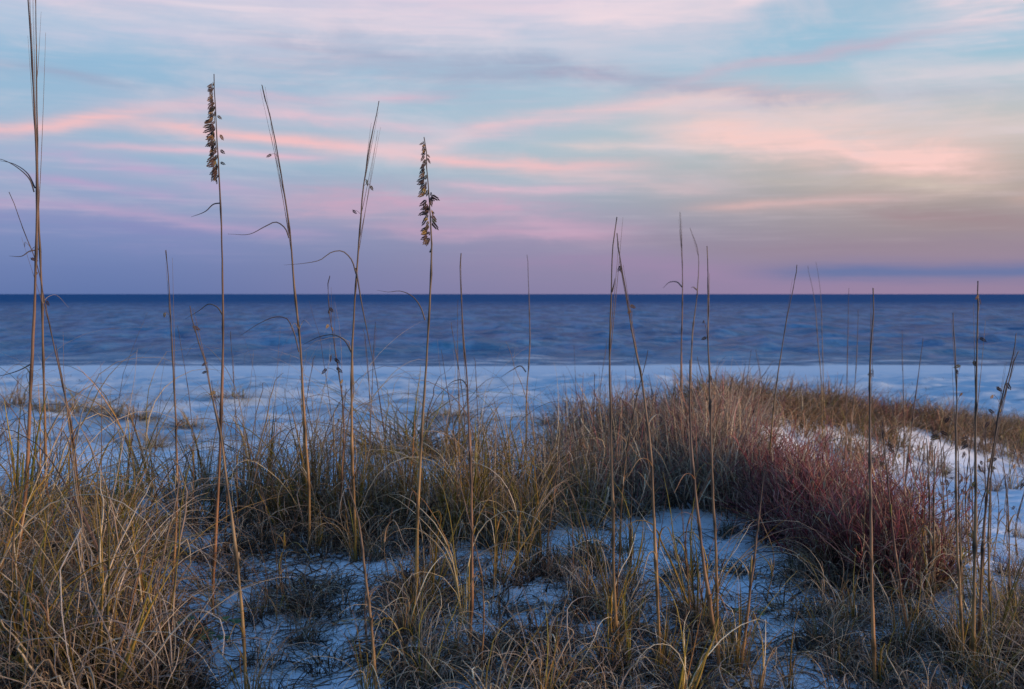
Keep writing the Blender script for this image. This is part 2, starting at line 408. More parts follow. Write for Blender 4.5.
ys = np.concatenate([np.arange(SHORE - 6, 140, 0.22), np.arange(140, 320, 0.55), np.geomspace(320, 1800, 420), np.geomspace(1850, 40000, 40)])
ts = np.concatenate([[-6, -4, -2.5, -1.6, -1.2], np.linspace(-1, 1, 361), [1.2, 1.6, 2.5, 4, 6]])
v, f = sheet(ys, ts, lambda y: 0.66 * y, sea_z)
tag(obj('sea', mesh_np('sea', v, f, M_SEA)), kind='structure')

# ------------------------------------------------------------------ grass blades
TAN, STRAW, GREYB, BROWN = (.38, .285, .185), (.58, .47, .32), (.30, .245, .20), (.16, .10, .06)
OLIVE, GOLD, GREEN, ORANGE = (.145, .125, .022), (.26, .17, .03), (.09, .11, .025), (.33, .17, .06)
RUST, CRIMSON, WINE, PINKY, DARKB = (.32, .17, .11), (.23, .046, .055), (.08, .020, .026), (.29, .115, .105), (.035, .024, .02)  # DARKB: near-black dead blades, in the thatch also painted shade between blades
def blades(n, length, rb, tilt, bend, curl, width, palette, rng, k=8, basecol=None, lvar=0.35, flat=0.5, straight=0.0):
    """n arching blades from one root. tilt, bend in radians; returns verts, faces, colours."""
    L = length * (1 - lvar + 2 * lvar * rng.random(n)); az_ = rng.random(n) * 2 * math.pi
    th = np.abs(rng.normal(0, tilt, n)); bd = bend * (0.35 + 1.1 * rng.random(n)) * np.where(rng.random(n) < straight, 0.15, 1.0)
    cl = rng.normal(0, curl, n)
    kink = np.where(rng.random(n) < .22, rng.uniform(.6, 1.7, n), 0); kpos = rng.uniform(.35, .8, n); wt = np.zeros(n); wa = np.zeros(n)
    r = rb * np.sqrt(rng.random(n)); a0 = az_ + rng.normal(0, 0.8, n)
    p = np.stack([r * np.cos(a0), r * np.sin(a0), np.full(n, -0.015)], 1); P = [p]
    for i in range(1, k):
        s = i / (k - 1)
        wt += rng.normal(0, .07, n); wa += rng.normal(0, .16, n)
        tt = th + bd * s ** 1.8 + wt + kink * (s > kpos); aa = az_ + cl * s * s + wa
        d = np.stack([np.sin(tt) * np.cos(aa), np.sin(tt) * np.sin(aa), np.cos(tt)], 1)
        p = p + d * (L / (k - 1))[:, None]; P.append(p)
    P = np.stack(P, 1)
    P[:, :, 2] = np.where((P[:, :, 2] < 0.004) & (np.arange(k)[None] > 0), 0.004 + 0.01 * rng.random((n, 1)), P[:, :, 2])
    s = np.linspace(0, 1, k)
    Rd = width * (0.5 + 1.3 * rng.random(n) ** 2)[:, None] * (1 - 0.86 * s ** 1.5)[None]
    cs = np.array([c for c, w in palette]); ws = np.array([w for c, w in palette], float); ws /= ws.sum()
    c = cs[rng.choice(len(cs), n, p=ws)] * (0.45 + 1.0 * rng.random((n, 1)) ** 1.3)
    C = np.repeat(c[:, None, :], k, 1)
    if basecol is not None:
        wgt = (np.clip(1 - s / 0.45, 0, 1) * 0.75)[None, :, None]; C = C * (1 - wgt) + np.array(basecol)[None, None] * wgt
    return tubes(P, Rd, C, 3, flat)
def join(parts):
    V, Fc, C, o = [], [], [], 0
    for v, f, c in parts:
        V.append(v); Fc.append(f + o); C.append(c); o += len(v)
    return np.concatenate(V), np.concatenate(Fc), np.concatenate(C)
def part_mesh(name, mat, *parts):
    v, f, c = join(parts); return mesh_np(name, v, f, mat, c)

def proto(kind, seed):
    """A list of (part name, mesh) for one clump kind."""
    g = np.random.default_rng(seed)
    if kind == 'arching':
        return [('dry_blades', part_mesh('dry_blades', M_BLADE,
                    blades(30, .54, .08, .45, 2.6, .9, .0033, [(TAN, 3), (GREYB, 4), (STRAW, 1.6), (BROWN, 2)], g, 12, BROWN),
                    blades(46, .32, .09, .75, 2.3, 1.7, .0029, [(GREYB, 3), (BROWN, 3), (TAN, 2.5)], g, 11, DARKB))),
                ('shaded_dead_thatch', part_mesh('shaded_dead_thatch', M_BLADE,
                    blades(60, .22, .13, 1.0, 1.8, 1.8, .0042, [(DARKB, 5), (BROWN, 2)], g, 8, DARKB))),  # dead blades coloured near-black to paint the shade under the tussock
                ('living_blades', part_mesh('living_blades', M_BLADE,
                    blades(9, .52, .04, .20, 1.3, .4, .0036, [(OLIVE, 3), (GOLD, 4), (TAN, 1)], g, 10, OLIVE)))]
    if kind == 'olive':
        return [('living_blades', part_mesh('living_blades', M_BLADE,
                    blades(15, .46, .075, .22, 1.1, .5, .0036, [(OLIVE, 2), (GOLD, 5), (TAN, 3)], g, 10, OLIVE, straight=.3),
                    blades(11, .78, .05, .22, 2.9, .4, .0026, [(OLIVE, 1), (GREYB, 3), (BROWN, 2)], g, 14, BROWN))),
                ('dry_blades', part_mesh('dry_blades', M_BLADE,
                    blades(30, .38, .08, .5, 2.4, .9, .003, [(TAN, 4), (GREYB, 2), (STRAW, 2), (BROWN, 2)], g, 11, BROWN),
                    blades(44, .25, .11, .95, 2.1, 1.6, .0036, [(GREYB, 2), (BROWN, 3), (DARKB, 5)], g, 9, DARKB)))]  # short dark blades also stand in for shade at the roots
    if kind == 'wiry':
        return [('curled_blades', part_mesh('curled_blades', M_BLADE,
                    blades(34, .27, .10, .8, 2.8, 2.0, .0027, [(GREYB, 3), (TAN, 3), (BROWN, 2), (STRAW, 1)], g, 13, BROWN))),
                ('shaded_dead_thatch', part_mesh('shaded_dead_thatch', M_BLADE,
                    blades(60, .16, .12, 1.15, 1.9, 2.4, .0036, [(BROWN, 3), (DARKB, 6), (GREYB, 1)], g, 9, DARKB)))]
    if kind == 'shoots':
        return [('leaf_sheaths', part_mesh('leaf_sheaths', M_BLADE,
                    blades(8, .44, .035, .13, .6, .2, .005, [(GOLD, 4), (OLIVE, 2), (ORANGE, 2)], g, 8, BROWN, straight=.4))),
                ('dry_blades', part_mesh('dry_blades', M_BLADE,
                    blades(12, .62, .025, .22, 2.3, .4, .0032, [(TAN, 3), (STRAW, 3), (GOLD, 2)], g, 13, GOLD)))]
    if kind == 'wisps':
        return [('arching_blades', part_mesh('arching_blades', M_BLADE,
                    blades(9, .92, .05, .16, 2.6, .5, .0027, [(GREYB, 2), (TAN, 3), (BROWN, 3), (OLIVE, 1)], g, 16, BROWN, lvar=.3))),
                ('upright_blades', part_mesh('upright_blades', M_BLADE,
                    blades(5, .80, .05, .10, .6, .3, .0026, [(GOLD, 2), (TAN, 2), (BROWN, 2)], g, 10, BROWN)))]
    if kind == 'bluestem':
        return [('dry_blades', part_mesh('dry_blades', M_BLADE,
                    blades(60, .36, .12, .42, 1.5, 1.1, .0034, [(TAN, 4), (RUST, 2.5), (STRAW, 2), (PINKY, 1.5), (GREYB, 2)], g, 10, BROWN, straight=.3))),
                ('shaded_dead_thatch', part_mesh('shaded_dead_thatch', M_BLADE,
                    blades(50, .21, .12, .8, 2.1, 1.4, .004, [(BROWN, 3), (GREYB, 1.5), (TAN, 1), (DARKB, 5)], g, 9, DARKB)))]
    if kind == 'red':
        tw, R_, C_ = [], [], []
        def twig(p, d, L, r, lev):                            # woody stems that fork and fork again
            k = 7; q = p.copy(); path = [q.copy()]; dd = d.copy()
            for _ in range(k - 1):
                dd = dd + g.normal(0, .13, 3) + np.array([0, 0, .03]); dd /= np.linalg.norm(dd); q = q + dd * L / (k - 1); path.append(q.copy())
            c0 = np.array((WINE, CRIMSON, PINKY)[min(2, lev)]) if g.random() < .8 else np.array(TAN)
            tw.append(path); R_.append(np.linspace(r, r * .45, k)); C_.append(np.repeat(c0[None] * g.uniform(.5, 1.4), k, 0))
            if lev < 2:
                for _ in range(5 if lev == 0 else 4):
                    i = int(g.integers(2, k)); side = g.normal(0, 1, 3) * np.array([1, 1, .5]); nd = dd * .8 + side / np.linalg.norm(side) * .75 + np.array([0, 0, .25])
                    twig(np.array(path[i]), nd / np.linalg.norm(nd), L * g.uniform(.4, .65), r * .72, lev + 1)
        for _ in range(9):
            a_ = g.random() * 6.28; t_ = abs(g.normal(0, .5)); rr0 = .07 * math.sqrt(g.random())
            twig(np.array([rr0 * math.cos(a_), rr0 * math.sin(a_), -.01]), np.array([math.sin(t_) * math.cos(a_), math.sin(t_) * math.sin(a_), math.cos(t_)]), g.uniform(.13, .25), .0028, 0)
        return [('twigs', part_mesh('twigs', M_BLADE, tubes(np.array(tw), np.array(R_), np.array(C_), 3))),
                ('red_shoots', part_mesh('red_shoots', M_BLADE,
                    blades(34, .30, .12, .5, 1.2, 1.0, .003, [(CRIMSON, 4), (PINKY, 2), (WINE, 2), (RUST, 2)], g, 9, WINE, straight=.3))),
                ('shaded_dead_thatch', part_mesh('shaded_dead_thatch', M_BLADE,
                    blades(34, .24, .13, .8, 2.2, 1.2, .004, [(TAN, 1), (WINE, 3), (DARKB, 4), (STRAW, .6)], g, 10, DARKB)))]
PROTO = {k: [proto(k, 100 * i + j) for j in range(5)] for i, k in enumerate(('arching', 'olive', 'wiry', 'shoots', 'bluestem', 'red', 'wisps'))}
KNAME = {'wisps': 'panic_grass_tuft', 'arching': 'grass_tussock', 'olive': 'grass_tussock', 'wiry': 'wiry_grass_clump', 'shoots': 'sea_oat_shoots', 'bluestem': 'bunch_grass_tuft', 'red': 'red_shrub'}
KCAT = {'wisps': 'grass tuft', 'arching': 'grass tussock', 'olive': 'grass tussock', 'wiry': 'grass clump', 'shoots': 'sea oat shoots', 'bluestem': 'bunch grass', 'red': 'shrub'}

def clump(kind, p, label, group, sc=1.0, lean=0.12):
    e = empty(KNAME[kind], p, random.random() * 6.28)
    e.rotation_euler = (random.gauss(0, lean), random.gauss(0, lean), random.random() * 6.28)
    s = sc * random.uniform(0.68, 1.28); e.scale = (s, s, s * random.uniform(0.85, 1.15))
    for nm, me in random.choice(PROTO[kind]): obj(nm, me, e)
    tag(e, label, KCAT[kind], group, 'thing'); return e

def inside(poly, u, v):
    c = False; j = len(poly) - 1
    for i in range(len(poly)):
        (xi, yi), (xj, yj) = poly[i], poly[j]
        if (yi > v) != (yj > v) and u < (xj - xi) * (v - yi) / (yj - yi) + xi: c = not c
        j = i
    return c
def sample(poly, n, mind=7.0):
    us = [p[0] for p in poly]; vs = [p[1] for p in poly]; pts = []; tries = 0
    while len(pts) < n and tries < n * 60:
        tries += 1; u, v = random.uniform(min(us), max(us)), random.uniform(min(vs), max(vs))
        if inside(poly, u, v) and all((u - a) ** 2 + ((v - b) * 1.6) ** 2 > mind ** 2 for a, b in pts): pts.append((u, v))
    return pts
# patches of the dune: where roots stand (seen from the camera), what grows there
LEFT = [(-60, 490), (150, 496), (205, 504), (192, 540), (150, 570), (140, 640), (190, 720), (-60, 740)]
CREST = [(170, 496), (250, 490), (540, 494), (552, 520), (470, 540), (330, 540), (250, 534), (200, 524)]
POCKET = [(215, 560), (330, 545), (400, 560), (420, 640), (330, 700), (290, 640), (220, 610)]
BEHIND = [(215, 522), (400, 524), (470, 534), (420, 566), (330, 552), (215, 566)]
CENTRE = [(395, 560), (470, 540), (590, 560), (620, 600), (680, 620), (690, 740), (400, 740)]
SADDLE = [(470, 520), (560, 490), (600, 520), (590, 560), (470, 545)]
MOUND = [(556, 445), (620, 428), (690, 424), (745, 430), (770, 470), (755, 512), (640, 520), (556, 510)]
REDRIDGE = [(735, 478), (790, 472), (850, 504), (905, 552), (930, 596), (890, 600), (820, 562), (752, 520)]
RIGHTLOW = [(770, 590), (800, 555), (850, 575), (925, 600), (925, 690), (860, 720), (800, 650)]
EDGE = [(925, 612), (1080, 592), (1100, 740), (900, 740), (925, 690)]
FRONT = [(640, 610), (760, 600), (790, 650), (800, 740), (640, 740)]
BACKSLOPE = [(570, 428), (620, 410), (700, 404), (780, 408), (785, 428), (690, 426)]
RSLOPE = [(880, 470), (1060, 450), (1080, 590), (955, 600), (925, 540)]
MATS = [(150, 610), (215, 640), (290, 660), (400, 640), (410, 730), (150, 730)]
HOLLOW = [(600, 530), (770, 530), (790, 600), (620, 590)]
PATCHES = [
    (LEFT, 'arching', 46, .92, 'arching tan grass tussock in the tangled mass at the left edge', 'tan tussocks at the left'),
    (LEFT, 'wiry', 60, 1.0, 'low curled grey grass clump under the tussocks at the left edge', 'low grey clumps at the left'),
    (LEFT, 'shoots', 16, 1.15, 'upright golden sea oat shoots standing among the left tussocks', 'golden shoots at the left'),
    (CREST, 'olive', 40, .84, 'olive and straw grass tussock on the crest against the beach', 'olive tussocks on the crest'),
    (CREST, 'shoots', 20, .95, 'upright golden sea oat shoots along the crest against the beach', 'golden shoots on the crest'),
    (LEFT, 'wisps', 18, .95, 'loose tuft of long hooped blades arching over the beach at the left', 'hooped tufts at the left'),
    (CREST, 'wisps', 24, .9, 'loose tuft of long hooped blades arching from the crest over the beach', 'hooped tufts on the crest'),
    (POCKET, 'wiry', 9, .66, 'sparse wiry dark grass clump on the blue white sand pocket', 'wiry clumps on the sand pocket'),
    (BEHIND, 'wiry', 20, .8, 'brown wiry grass clump at the foot of the crest above the sand pocket', 'brown clumps below the crest'),
    (CENTRE, 'wiry', 46, .78, 'curled brown grass clump in the tangle at the bottom centre', 'brown clumps at the bottom centre'),
    (CENTRE, 'arching', 9, .48, 'short arching tan tussock in the tangle at the bottom centre', 'tan tussocks at the bottom centre'),
    (CENTRE, 'shoots', 11, .75, 'thin green gold shoots rising from the bottom centre tangle', 'shoots at the bottom centre'),
    (SADDLE, 'olive', 16, .62, 'short straw tussock in the saddle left of the brown mound', 'straw tussocks in the saddle'),
    (MOUND, 'bluestem', 84, .97, 'rusty brown bunch grass packed on the mound right of centre', 'brown bunch grass on the mound'),
    (BACKSLOPE, 'bluestem', 30, .78, 'brown bunch grass on the seaward back of the mound', 'brown bunch grass behind the mound'),
    (REDRIDGE, 'bluestem', 15, .82, 'tan bunch grass mixed in among the crimson shrubs', 'tan bunch grass among the red shrubs'),
    (REDRIDGE, 'red', 44, .95, 'crimson twiggy shrub on the ridge sloping down to the right', 'crimson shrubs on the ridge'),
    (RIGHTLOW, 'arching', 11, .4, 'bleached arching tussock below the crimson shrubs', 'bleached tussocks below the red ridge'),
    (RIGHTLOW, 'wiry', 17, .66, 'curled grey grass clump on the sand below the crimson shrubs', 'grey clumps below the red ridge'),
    (EDGE, 'arching', 20, .4, 'short orange tan tussock at the lower right edge', 'tan tussocks at the right edge'),
    (EDGE, 'wiry', 18, .8, 'low curled grass clump at the lower right edge', 'low clumps at the right edge'),
    (FRONT, 'wiry', 13, .62, 'dark matted grass clump in front of the bare sand hollow', 'matted clumps below the sand hollow'),
    (HOLLOW, 'arching', 5, .36, 'small tan tuft standing alone in the bare sand hollow', 'tan tufts in the sand hollow'),
    (POCKET, 'arching', 6, .42, 'small tan arching tuft on the sand pocket below the crest', 'tan tufts on the sand pocket'),
    (MATS, 'wiry', 9, .65, 'flat dark grass mat at the bottom edge beside the sand pocket', 'dark mats at the bottom edge'),
    (HOLLOW, 'wiry', 5, .55, 'small wiry dark sprig standing in the bare sand hollow', 'sprigs in the sand hollow'),
    (RSLOPE, 'bluestem', 16, .38, 'small sparse tan tuft on the open white sand slope at right', 'sparse tufts on the right slope'),
    (FRONT, 'shoots', 4, .7, 'thin upright shoots in front of the bare sand hollow', 'shoots below the sand hollow'),
]
for poly, kind, n, sc, label, group in PATCHES:
    for u, v in sample(poly, n):
        clump(kind, ground_at(u, v), label, group, sc)

# tufts that stand alone on the beach and on the right-hand sand
for u, v, sc, hz, label in ((156, 448, 3.0, .55, 'brown grass hummock alone on the beach behind the left tussocks'),
                        (12, 406, 5.0, .40, 'olive brown beach tuft cut by the left edge of the picture'),
                        (52, 412, 4.6, .40, 'olive brown beach tuft behind the left edge stems'),
                        (82, 412, 4.4, .38, 'low brown beach tuft just right of the left edge stems'),
                        (113, 417, 4.2, .42, 'brown tuft near the right end of the beach strip at left'),
                        (138, 420, 3.4, .45, 'last brown tuft at the right end of the beach strip at left'),
                        (232, 398, 5.0, .25, 'flat brown patch on the far beach behind the golden head stalk'),
                        (186, 428, 3.0, .25, 'flat dull green patch right of the beach strip at left'),
                        (400, 452, 2.6, .55, 'brown grass hummock on the beach behind the dark head stalk'),
                        (436, 456, 2.4, .40, 'low brown hummock right of the dark head stalk'),
                        (452, 416, 4.0, .18, 'dark flat wrack patch on the beach right of the dark head stalk'),
                        (548, 424, 2.0, .5, 'blurred grey brown tuft at the left foot of the mound'),
                        (938, 476, 1.4, .5, 'dull brown tuft alone on the white sand slope at right')):
    o = clump('olive', ground_at(u, v), label, 'single tufts on open sand', sc, .03)
    o['category'] = 'grass tuft'; o.scale.z *= hz * .85

# wrack and stranded stems strewn over the beach
parts = []; g = np.random.default_rng(91)
for i in range(700):
    y = 13 + 34 * g.random() ** 1.5; x = g.uniform(-.62, .62) * y
    if fbm(x / 3.0, y / 3.5, 2, 81) < .08: continue
    v, f, c = blades(9, g.uniform(.10, .32), .22, 1.15, 1.0, 1.5, .008, [(BROWN, 3), (DARKB, 4), (GREYB, 1)], g, 5)
    parts.append((v + np.array([x, y, float(ground(x, y))]), f, c))
tag(obj('beach_wrack', part_mesh('beach_wrack', M_BLADE, *parts)), 'dark wrack and dead stems strewn over the pale beach', 'wrack', None, 'stuff')

# far low ridge: one mass of grass
parts = []
g = np.random.default_rng(55)
for i in range(820):
    x = g.uniform(1.7, 9.5); o_ = g.normal(0.05, 0.62)
    y = 9.2 + (x - 2.0) + o_; xx = x - o_ * .5; z = float(ground(xx, y))
    if o_ < -.2 and vnoise(xx / .8, y / .8, 71) < .04: continue
    pal = [(RUST, 3), (TAN, 1.5), (BROWN, 4), (OLIVE, .6), (WINE, 1)] if not 4.0 < x < 4.6 else [(RUST, 2), (CRIMSON, 2), (BROWN, 3), (WINE, 2)]
    v, f, c = blades(28, .36 + .18 * vnoise(xx / .6, y, 77), .16, .45, 1.1, .6, .005, pal, g, 6, BROWN)
    parts.append((v + np.array([xx, y, z]), f, c))
tag(obj('ridge_grass', part_mesh('ridge_grass', M_BLADE, *parts)), 'blurred brown grass covering the far low ridge at right', 'grass', None, 'stuff')

# dead stalks and leaf litter lying on the sand
def litter(polys, n, seed):
    g = np.random.default_rng(seed); P = []; Cc = []
    pal = np.array([GREYB, BROWN, DARKB, TAN, BROWN, DARKB])
    for poly, cnt in zip(polys, n):
        for u, v in sample(poly, cnt, 0.1):
            p = ground_at(u, v); L = g.uniform(.06, .30); a = g.random() * 6.28; w = g.normal(0, 2.4)
            s = np.linspace(0, 1, 8); aa = a + w * s
            x = p[0] + np.cumsum(np.cos(aa)) * L / 7; y = p[1] + np.cumsum(np.sin(aa)) * L / 7
            z = ground(x, y) + .003 + g.uniform(0, .05) * np.sin(s * math.pi) * (g.random() < .6)
            P.append(np.stack([x, y, z], 1)); Cc.append(pal[g.integers(len(pal))] * g.uniform(.6, 1.3))
    P = np.array(P); n_ = len(P)
    r = (.0008 + .0034 * g.random(n_) ** 3)[:, None] * (1 - .6 * np.linspace(0, 1, 8))[None]
    return tubes(P, r, np.repeat(np.array(Cc)[:, None], 8, 1), 3, .6)
LITTER = [LEFT, POCKET, CENTRE, FRONT, RIGHTLOW, EDGE, CREST, [(600, 525), (780, 525), (790, 610), (610, 600)], [(200, 540), (330, 540), (300, 689), (190, 689)], BEHIND]
tag(obj('grass_litter', part_mesh('grass_litter', M_BLADE, litter(LITTER, (1300, 620, 1300, 750, 750, 550, 500, 260, 300, 600), 8))),
    'dead grass stalks lying scattered over the white sand', 'grass litter', None, 'stuff')

# ------------------------------------------------------------------ sea oats
def spline(pts, n):
    pts = np.asarray(pts, float); d = np.r_[0, np.cumsum(np.linalg.norm(np.diff(pts, axis=0), axis=1))]
    q = np.linspace(0, d[-1], n); m = len(pts); out = np.zeros((n, 3))
    tg = np.gradient(pts, d, axis=0) if m > 2 else np.repeat((pts[1] - pts[0])[None] / d[-1], 2, 0)
    for k, s in enumerate(q):
        i = min(int(np.searchsorted(d, s, side='right')) - 1, m - 2); h = d[i + 1] - d[i]; t = (s - d[i]) / h
        h00 = 2 * t**3 - 3 * t**2 + 1; h10 = t**3 - 2 * t**2 + t; h01 = -2 * t**3 + 3 * t**2; h11 = t**3 - t**2
        out[k] = h00 * pts[i] + h10 * h * tg[i] + h01 * pts[i + 1] + h11 * h * tg[i + 1]
    return out
def spikelet_mesh(seed):
    """Flat pointed oat spikelet of overlapping scales, hanging along -Z from a short stalk."""
    g = np.random.default_rng(seed); V, Fc, Cc = [], [], []
    base = np.array([(.11, .062, .035), (.065, .036, .028), (.21, .12, .04), (.05, .034, .03)][seed % 4])
    def scale_(z0, side, L, w, tilt):
        o = len(V); th = .0011
        rows = [(0, .25), (.35, 1.0), (.7, .75), (1, .05)]
        for s, k in rows:
            cx = side * (.0018 + math.sin(tilt) * L * s); cz = z0 - math.cos(tilt) * L * s
            for a in range(6):
                ang = a * math.pi / 3; V.append((cx + w * k * math.cos(ang), th * (1.2 if k > .5 else .6) * math.sin(ang) + side * .0004, cz + .0015 * math.sin(ang)))
                Cc.append(base * (0.75 + .6 * g.random()) * (1.15 - .35 * s))
        for r in range(3):
            for a in range(6): Fc.append((o + r * 6 + a, o + r * 6 + (a + 1) % 6, o + r * 6 + 6 + (a + 1) % 6, o + r * 6 + 6 + a))
    n = 4 + seed % 2
    for i in range(n):
        for side in (-1, 1): scale_(-.005 - i * .0042, side, .0095 - .0006 * i, .0032 - .0002 * i, .42)
    scale_(-.005 - n * .0042, 0, .009, .0024, 0)
    v, f, c = tubes(np.array([[[0, 0, 0], [.0003, 0, -.003], [0, 0, -.007]]]), np.full((1, 3), .0005), np.full((1, 3, 3), .12), 4)
    o = len(V); V += [tuple(p) for p in v]; Fc += [tuple(q + o) for q in f]; Cc += [tuple(q) for q in c]
    return mesh_np('spikelet', np.array(V), np.array(Fc), M_SEED, np.array(Cc), False)
SPIKE = [spikelet_mesh(i) for i in range(8)]

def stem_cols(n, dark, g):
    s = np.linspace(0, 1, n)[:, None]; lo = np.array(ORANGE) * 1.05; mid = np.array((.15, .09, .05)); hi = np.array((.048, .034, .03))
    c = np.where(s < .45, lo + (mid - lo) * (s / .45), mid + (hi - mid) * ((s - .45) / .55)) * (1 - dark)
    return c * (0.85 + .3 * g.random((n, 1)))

def sea_oat(label, depth, pts, r0=3.4, leaves=(), spikes=(), head=None, bristle=0, dark=0.0, group=None, tipd=0.0, cat='sea oat'):
    """pts: (u, v) down the visible stem from tip to bottom; depth in metres at the foot; tipd = how much further off the tip is.
    head = (v_top, v_bottom, count) for a full panicle; spikes = pixel spots of single spikelets; leaves = lists of pixel points from the stem out."""
    seed = int(abs(pts[0][0] * 131 + pts[0][1] * 17)) % 99991; g = np.random.default_rng(seed)
    pts = list(reversed(pts)); u0, v0 = pts[0]
    x0 = at(u0, v0, depth)[0]; foot = np.array([x0, depth, float(ground(x0, depth)) - .02])
    vt = pts[-1][1]; P3 = []
    for u, v in pts: P3.append(at(u, v, depth + tipd * (v0 - v) / max(1, v0 - vt)))
    P3 = [p for p in P3 if p[2] > foot[2] + .06]; P3 = [foot] + P3
    root = empty('sea_oat', foot); n = 34
    path = spline(P3, n) ; s = np.linspace(0, 1, n)
    path[1:-1, :2] += np.cumsum(g.normal(0, .0006, (n, 2)), 0)[1:-1]
    rad_ = (r0 * 1.4 * (1 - .78 * s ** .9) + .4) * .001
    jn = []
    for j in (.16, .30, .44, .57, .69):                            # joints with a sheath above them
        k = int(j * n) + int(g.integers(-2, 3)); rad_[k] *= 1.45; rad_[k + 1:k + 4] *= 1.18; jn.append(k)
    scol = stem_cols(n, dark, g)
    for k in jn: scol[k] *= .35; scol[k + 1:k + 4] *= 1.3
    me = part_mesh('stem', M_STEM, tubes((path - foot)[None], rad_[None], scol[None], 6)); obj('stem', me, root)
    def near_y(v):                                            # the stem's depth at that height on it
        return depth + tipd * np.clip((v0 - v) / max(1, v0 - vt), 0, 1)
    base_d = depth
    for _ in range(int(g.integers(2, 5)) if depth < 4.6 else 0):   # torn dry leaf sheaths low on the stem
        i = int(g.choice(jn[:4])); p = path[i]; a = g.random() * 6.28; L = g.uniform(.06, .2); up = g.uniform(.3, 1.0)
        d_ = np.array([math.cos(a), math.sin(a), 0])
        lp = spline(np.array([p, p + d_ * .012 + [0, 0, L * .35 * up], p + d_ * L * .35 + [0, 0, L * .6 * up], p + d_ * L * .8 + [0, 0, L * (.5 * up - .3)]]), 12)
        lr = .0036 * (1 - .8 * np.linspace(0, 1, 12))
        obj('leaf', part_mesh('leaf', M_STEM, tubes((lp - foot)[None], lr[None], (np.array(random.choice((TAN, GOLD, BROWN, ORANGE))) * .9)[None, None].repeat(12, 1), 4, .25)), root)
    for lf in leaves:
        yb = near_y(lf[0][1]); out_d = g.normal(0, .10)
        L3 = [at(u, v, yb + out_d * i / len(lf)) for i, (u, v) in enumerate(lf)]
        lp = spline(L3, 18); ls = np.linspace(0, 1, 18)
        lr = (.0031 * (1 - .85 * ls ** 1.4)) * depth / 3.3
        lc = np.array((.085, .062, .05))[None] * (1.2 - .4 * ls[:, None]) * (1 - dark * .5)
        obj('leaf', part_mesh('leaf', M_STEM, tubes((lp - foot)[None], lr[None], lc[None], 5, .75)), root)
    if head or bristle or spikes:
        br = []
        tp = path[-9:]
        rach = spline(tp + g.normal(0, .0012, tp.shape), 9) - foot
        paths, rr_ = [rach], [np.full(9, .0008)]
        for b in range(bristle):
            i0 = int(g.integers(n - 14, n - 5)); st = path[i0]; d = path[-1] - path[i0]
            L = g.uniform(.6, 1.0); sd = g.normal(0, .022, 3) * np.array([1, 1, .2])
            q = np.array([st + d * L * t + sd * (t ** .8) * np.linalg.norm(d) for t in np.linspace(0, 1, 9)])
            paths.append(q - foot); rr_.append(.0012 * (1 - .7 * np.linspace(0, 1, 9)))
        c = np.full((len(paths), 9, 3), 1.0) * np.array((.13, .085, .065))
        spots = [(at(u, v - 3, near_y(v) + g.normal(0, .006)), v) for u, v in spikes]
        stalks = []
        for q, v in spots:                                    # a thin stalk from the stem to each seed
            i = int(np.argmin(np.linalg.norm(path - (q - np.array([0, 0, .035])), axis=1)))
            stalks.append(spline(np.array([path[i], (path[i] + q) / 2 + [0, 0, .006], q + [0, 0, .001]]), 9) - foot)
        c = np.full((len(paths), 9, 3), 1.0) * np.array((.13, .085, .065))
        sh = obj('seed_head', part_mesh('seed_head', M_STEM, tubes(np.array(paths), np.array(rr_), c, 4)), root)
        for st_ in stalks: obj('seed_stalk', part_mesh('seed_stalk', M_STEM, tubes(st_[None], np.full((1, 9), .0007), np.full((1, 9, 3), 1.0) * np.array((.13, .085, .065)), 4)), sh)
        def put(p, sc, tilt, az_):
            o = obj('spikelet', SPIKE[int(g.integers(len(SPIKE)))], sh, Vector(p - foot))
            o.rotation_euler = Euler((g.normal(0, .25), tilt, az_)); o.scale = (sc, sc, sc)
        for q, v in spots:
            put(q, g.uniform(.62, .95) * depth / 3.3, g.choice([-1, 1]) * g.uniform(.3, 1.3), g.normal(0, .9))
        if head:
            vt_, vb_, cnt, lean_ = head
            vs = [at(0, v, near_y(v))[2] for v in (vt_, vb_)]
            for k in range(cnt):
                t = (k + g.random()) / cnt; zt = vs[0] + (vs[1] - vs[0]) * t
                i = int(np.argmin(np.abs(path[:, 2] - zt))); p = path[i].copy(); p[2] = zt
                side = -1 if g.random() < lean_ else 1
                w = .002 + .012 * min(1, .2 + t * 1.8) * g.random()
                p = p + np.array([side * w * (1 if side < 0 else .4), g.normal(0, .006), .006])
                put(p, g.uniform(.7, 1.12) * (.55 + .4 * min(1, t * 2)), side * -g.uniform(.3, 1.35), g.normal(0, .5))
    FEET.append((foot, depth)); tag(root, label, cat, group); return root

FEET = []
SO = sea_oat
SO('tallest cluster stem at left edge, running out of the top of the picture', 3.2, [(28, -40), (33, 70), (37, 150), (38, 230), (36, 290), (32, 380), (25, 500), (12, 640), (6, 689)], 4.6,
   leaves=[[(34, 192), (30, 180), (18, 168), (0, 159), (-16, 158)], [(35, 188), (28, 174), (14, 164), (-4, 160)], [(31, 364), (22, 369), (8, 374), (-8, 377)]], bristle=7)
SO('dark straight stem just right of the tallest left edge stem', 3.9, [(35, -30), (36, 100), (38, 230), (41, 300), (44, 400), (46, 480), (50, 570)], 3.6, bristle=3, dark=.25, leaves=[[(36, 250), (30, 251), (22, 256), (9, 256)]])
SO('thin stem crossing behind the left edge stems, leaning left with small seeds', 3.7, [(9, 192), (24, 232), (36, 262), (45, 305), (60, 372), (72, 430), (80, 540)], 2.6, spikes=[(25, 245), (30, 261), (38, 275), (46, 303)], bristle=1, dark=.2)
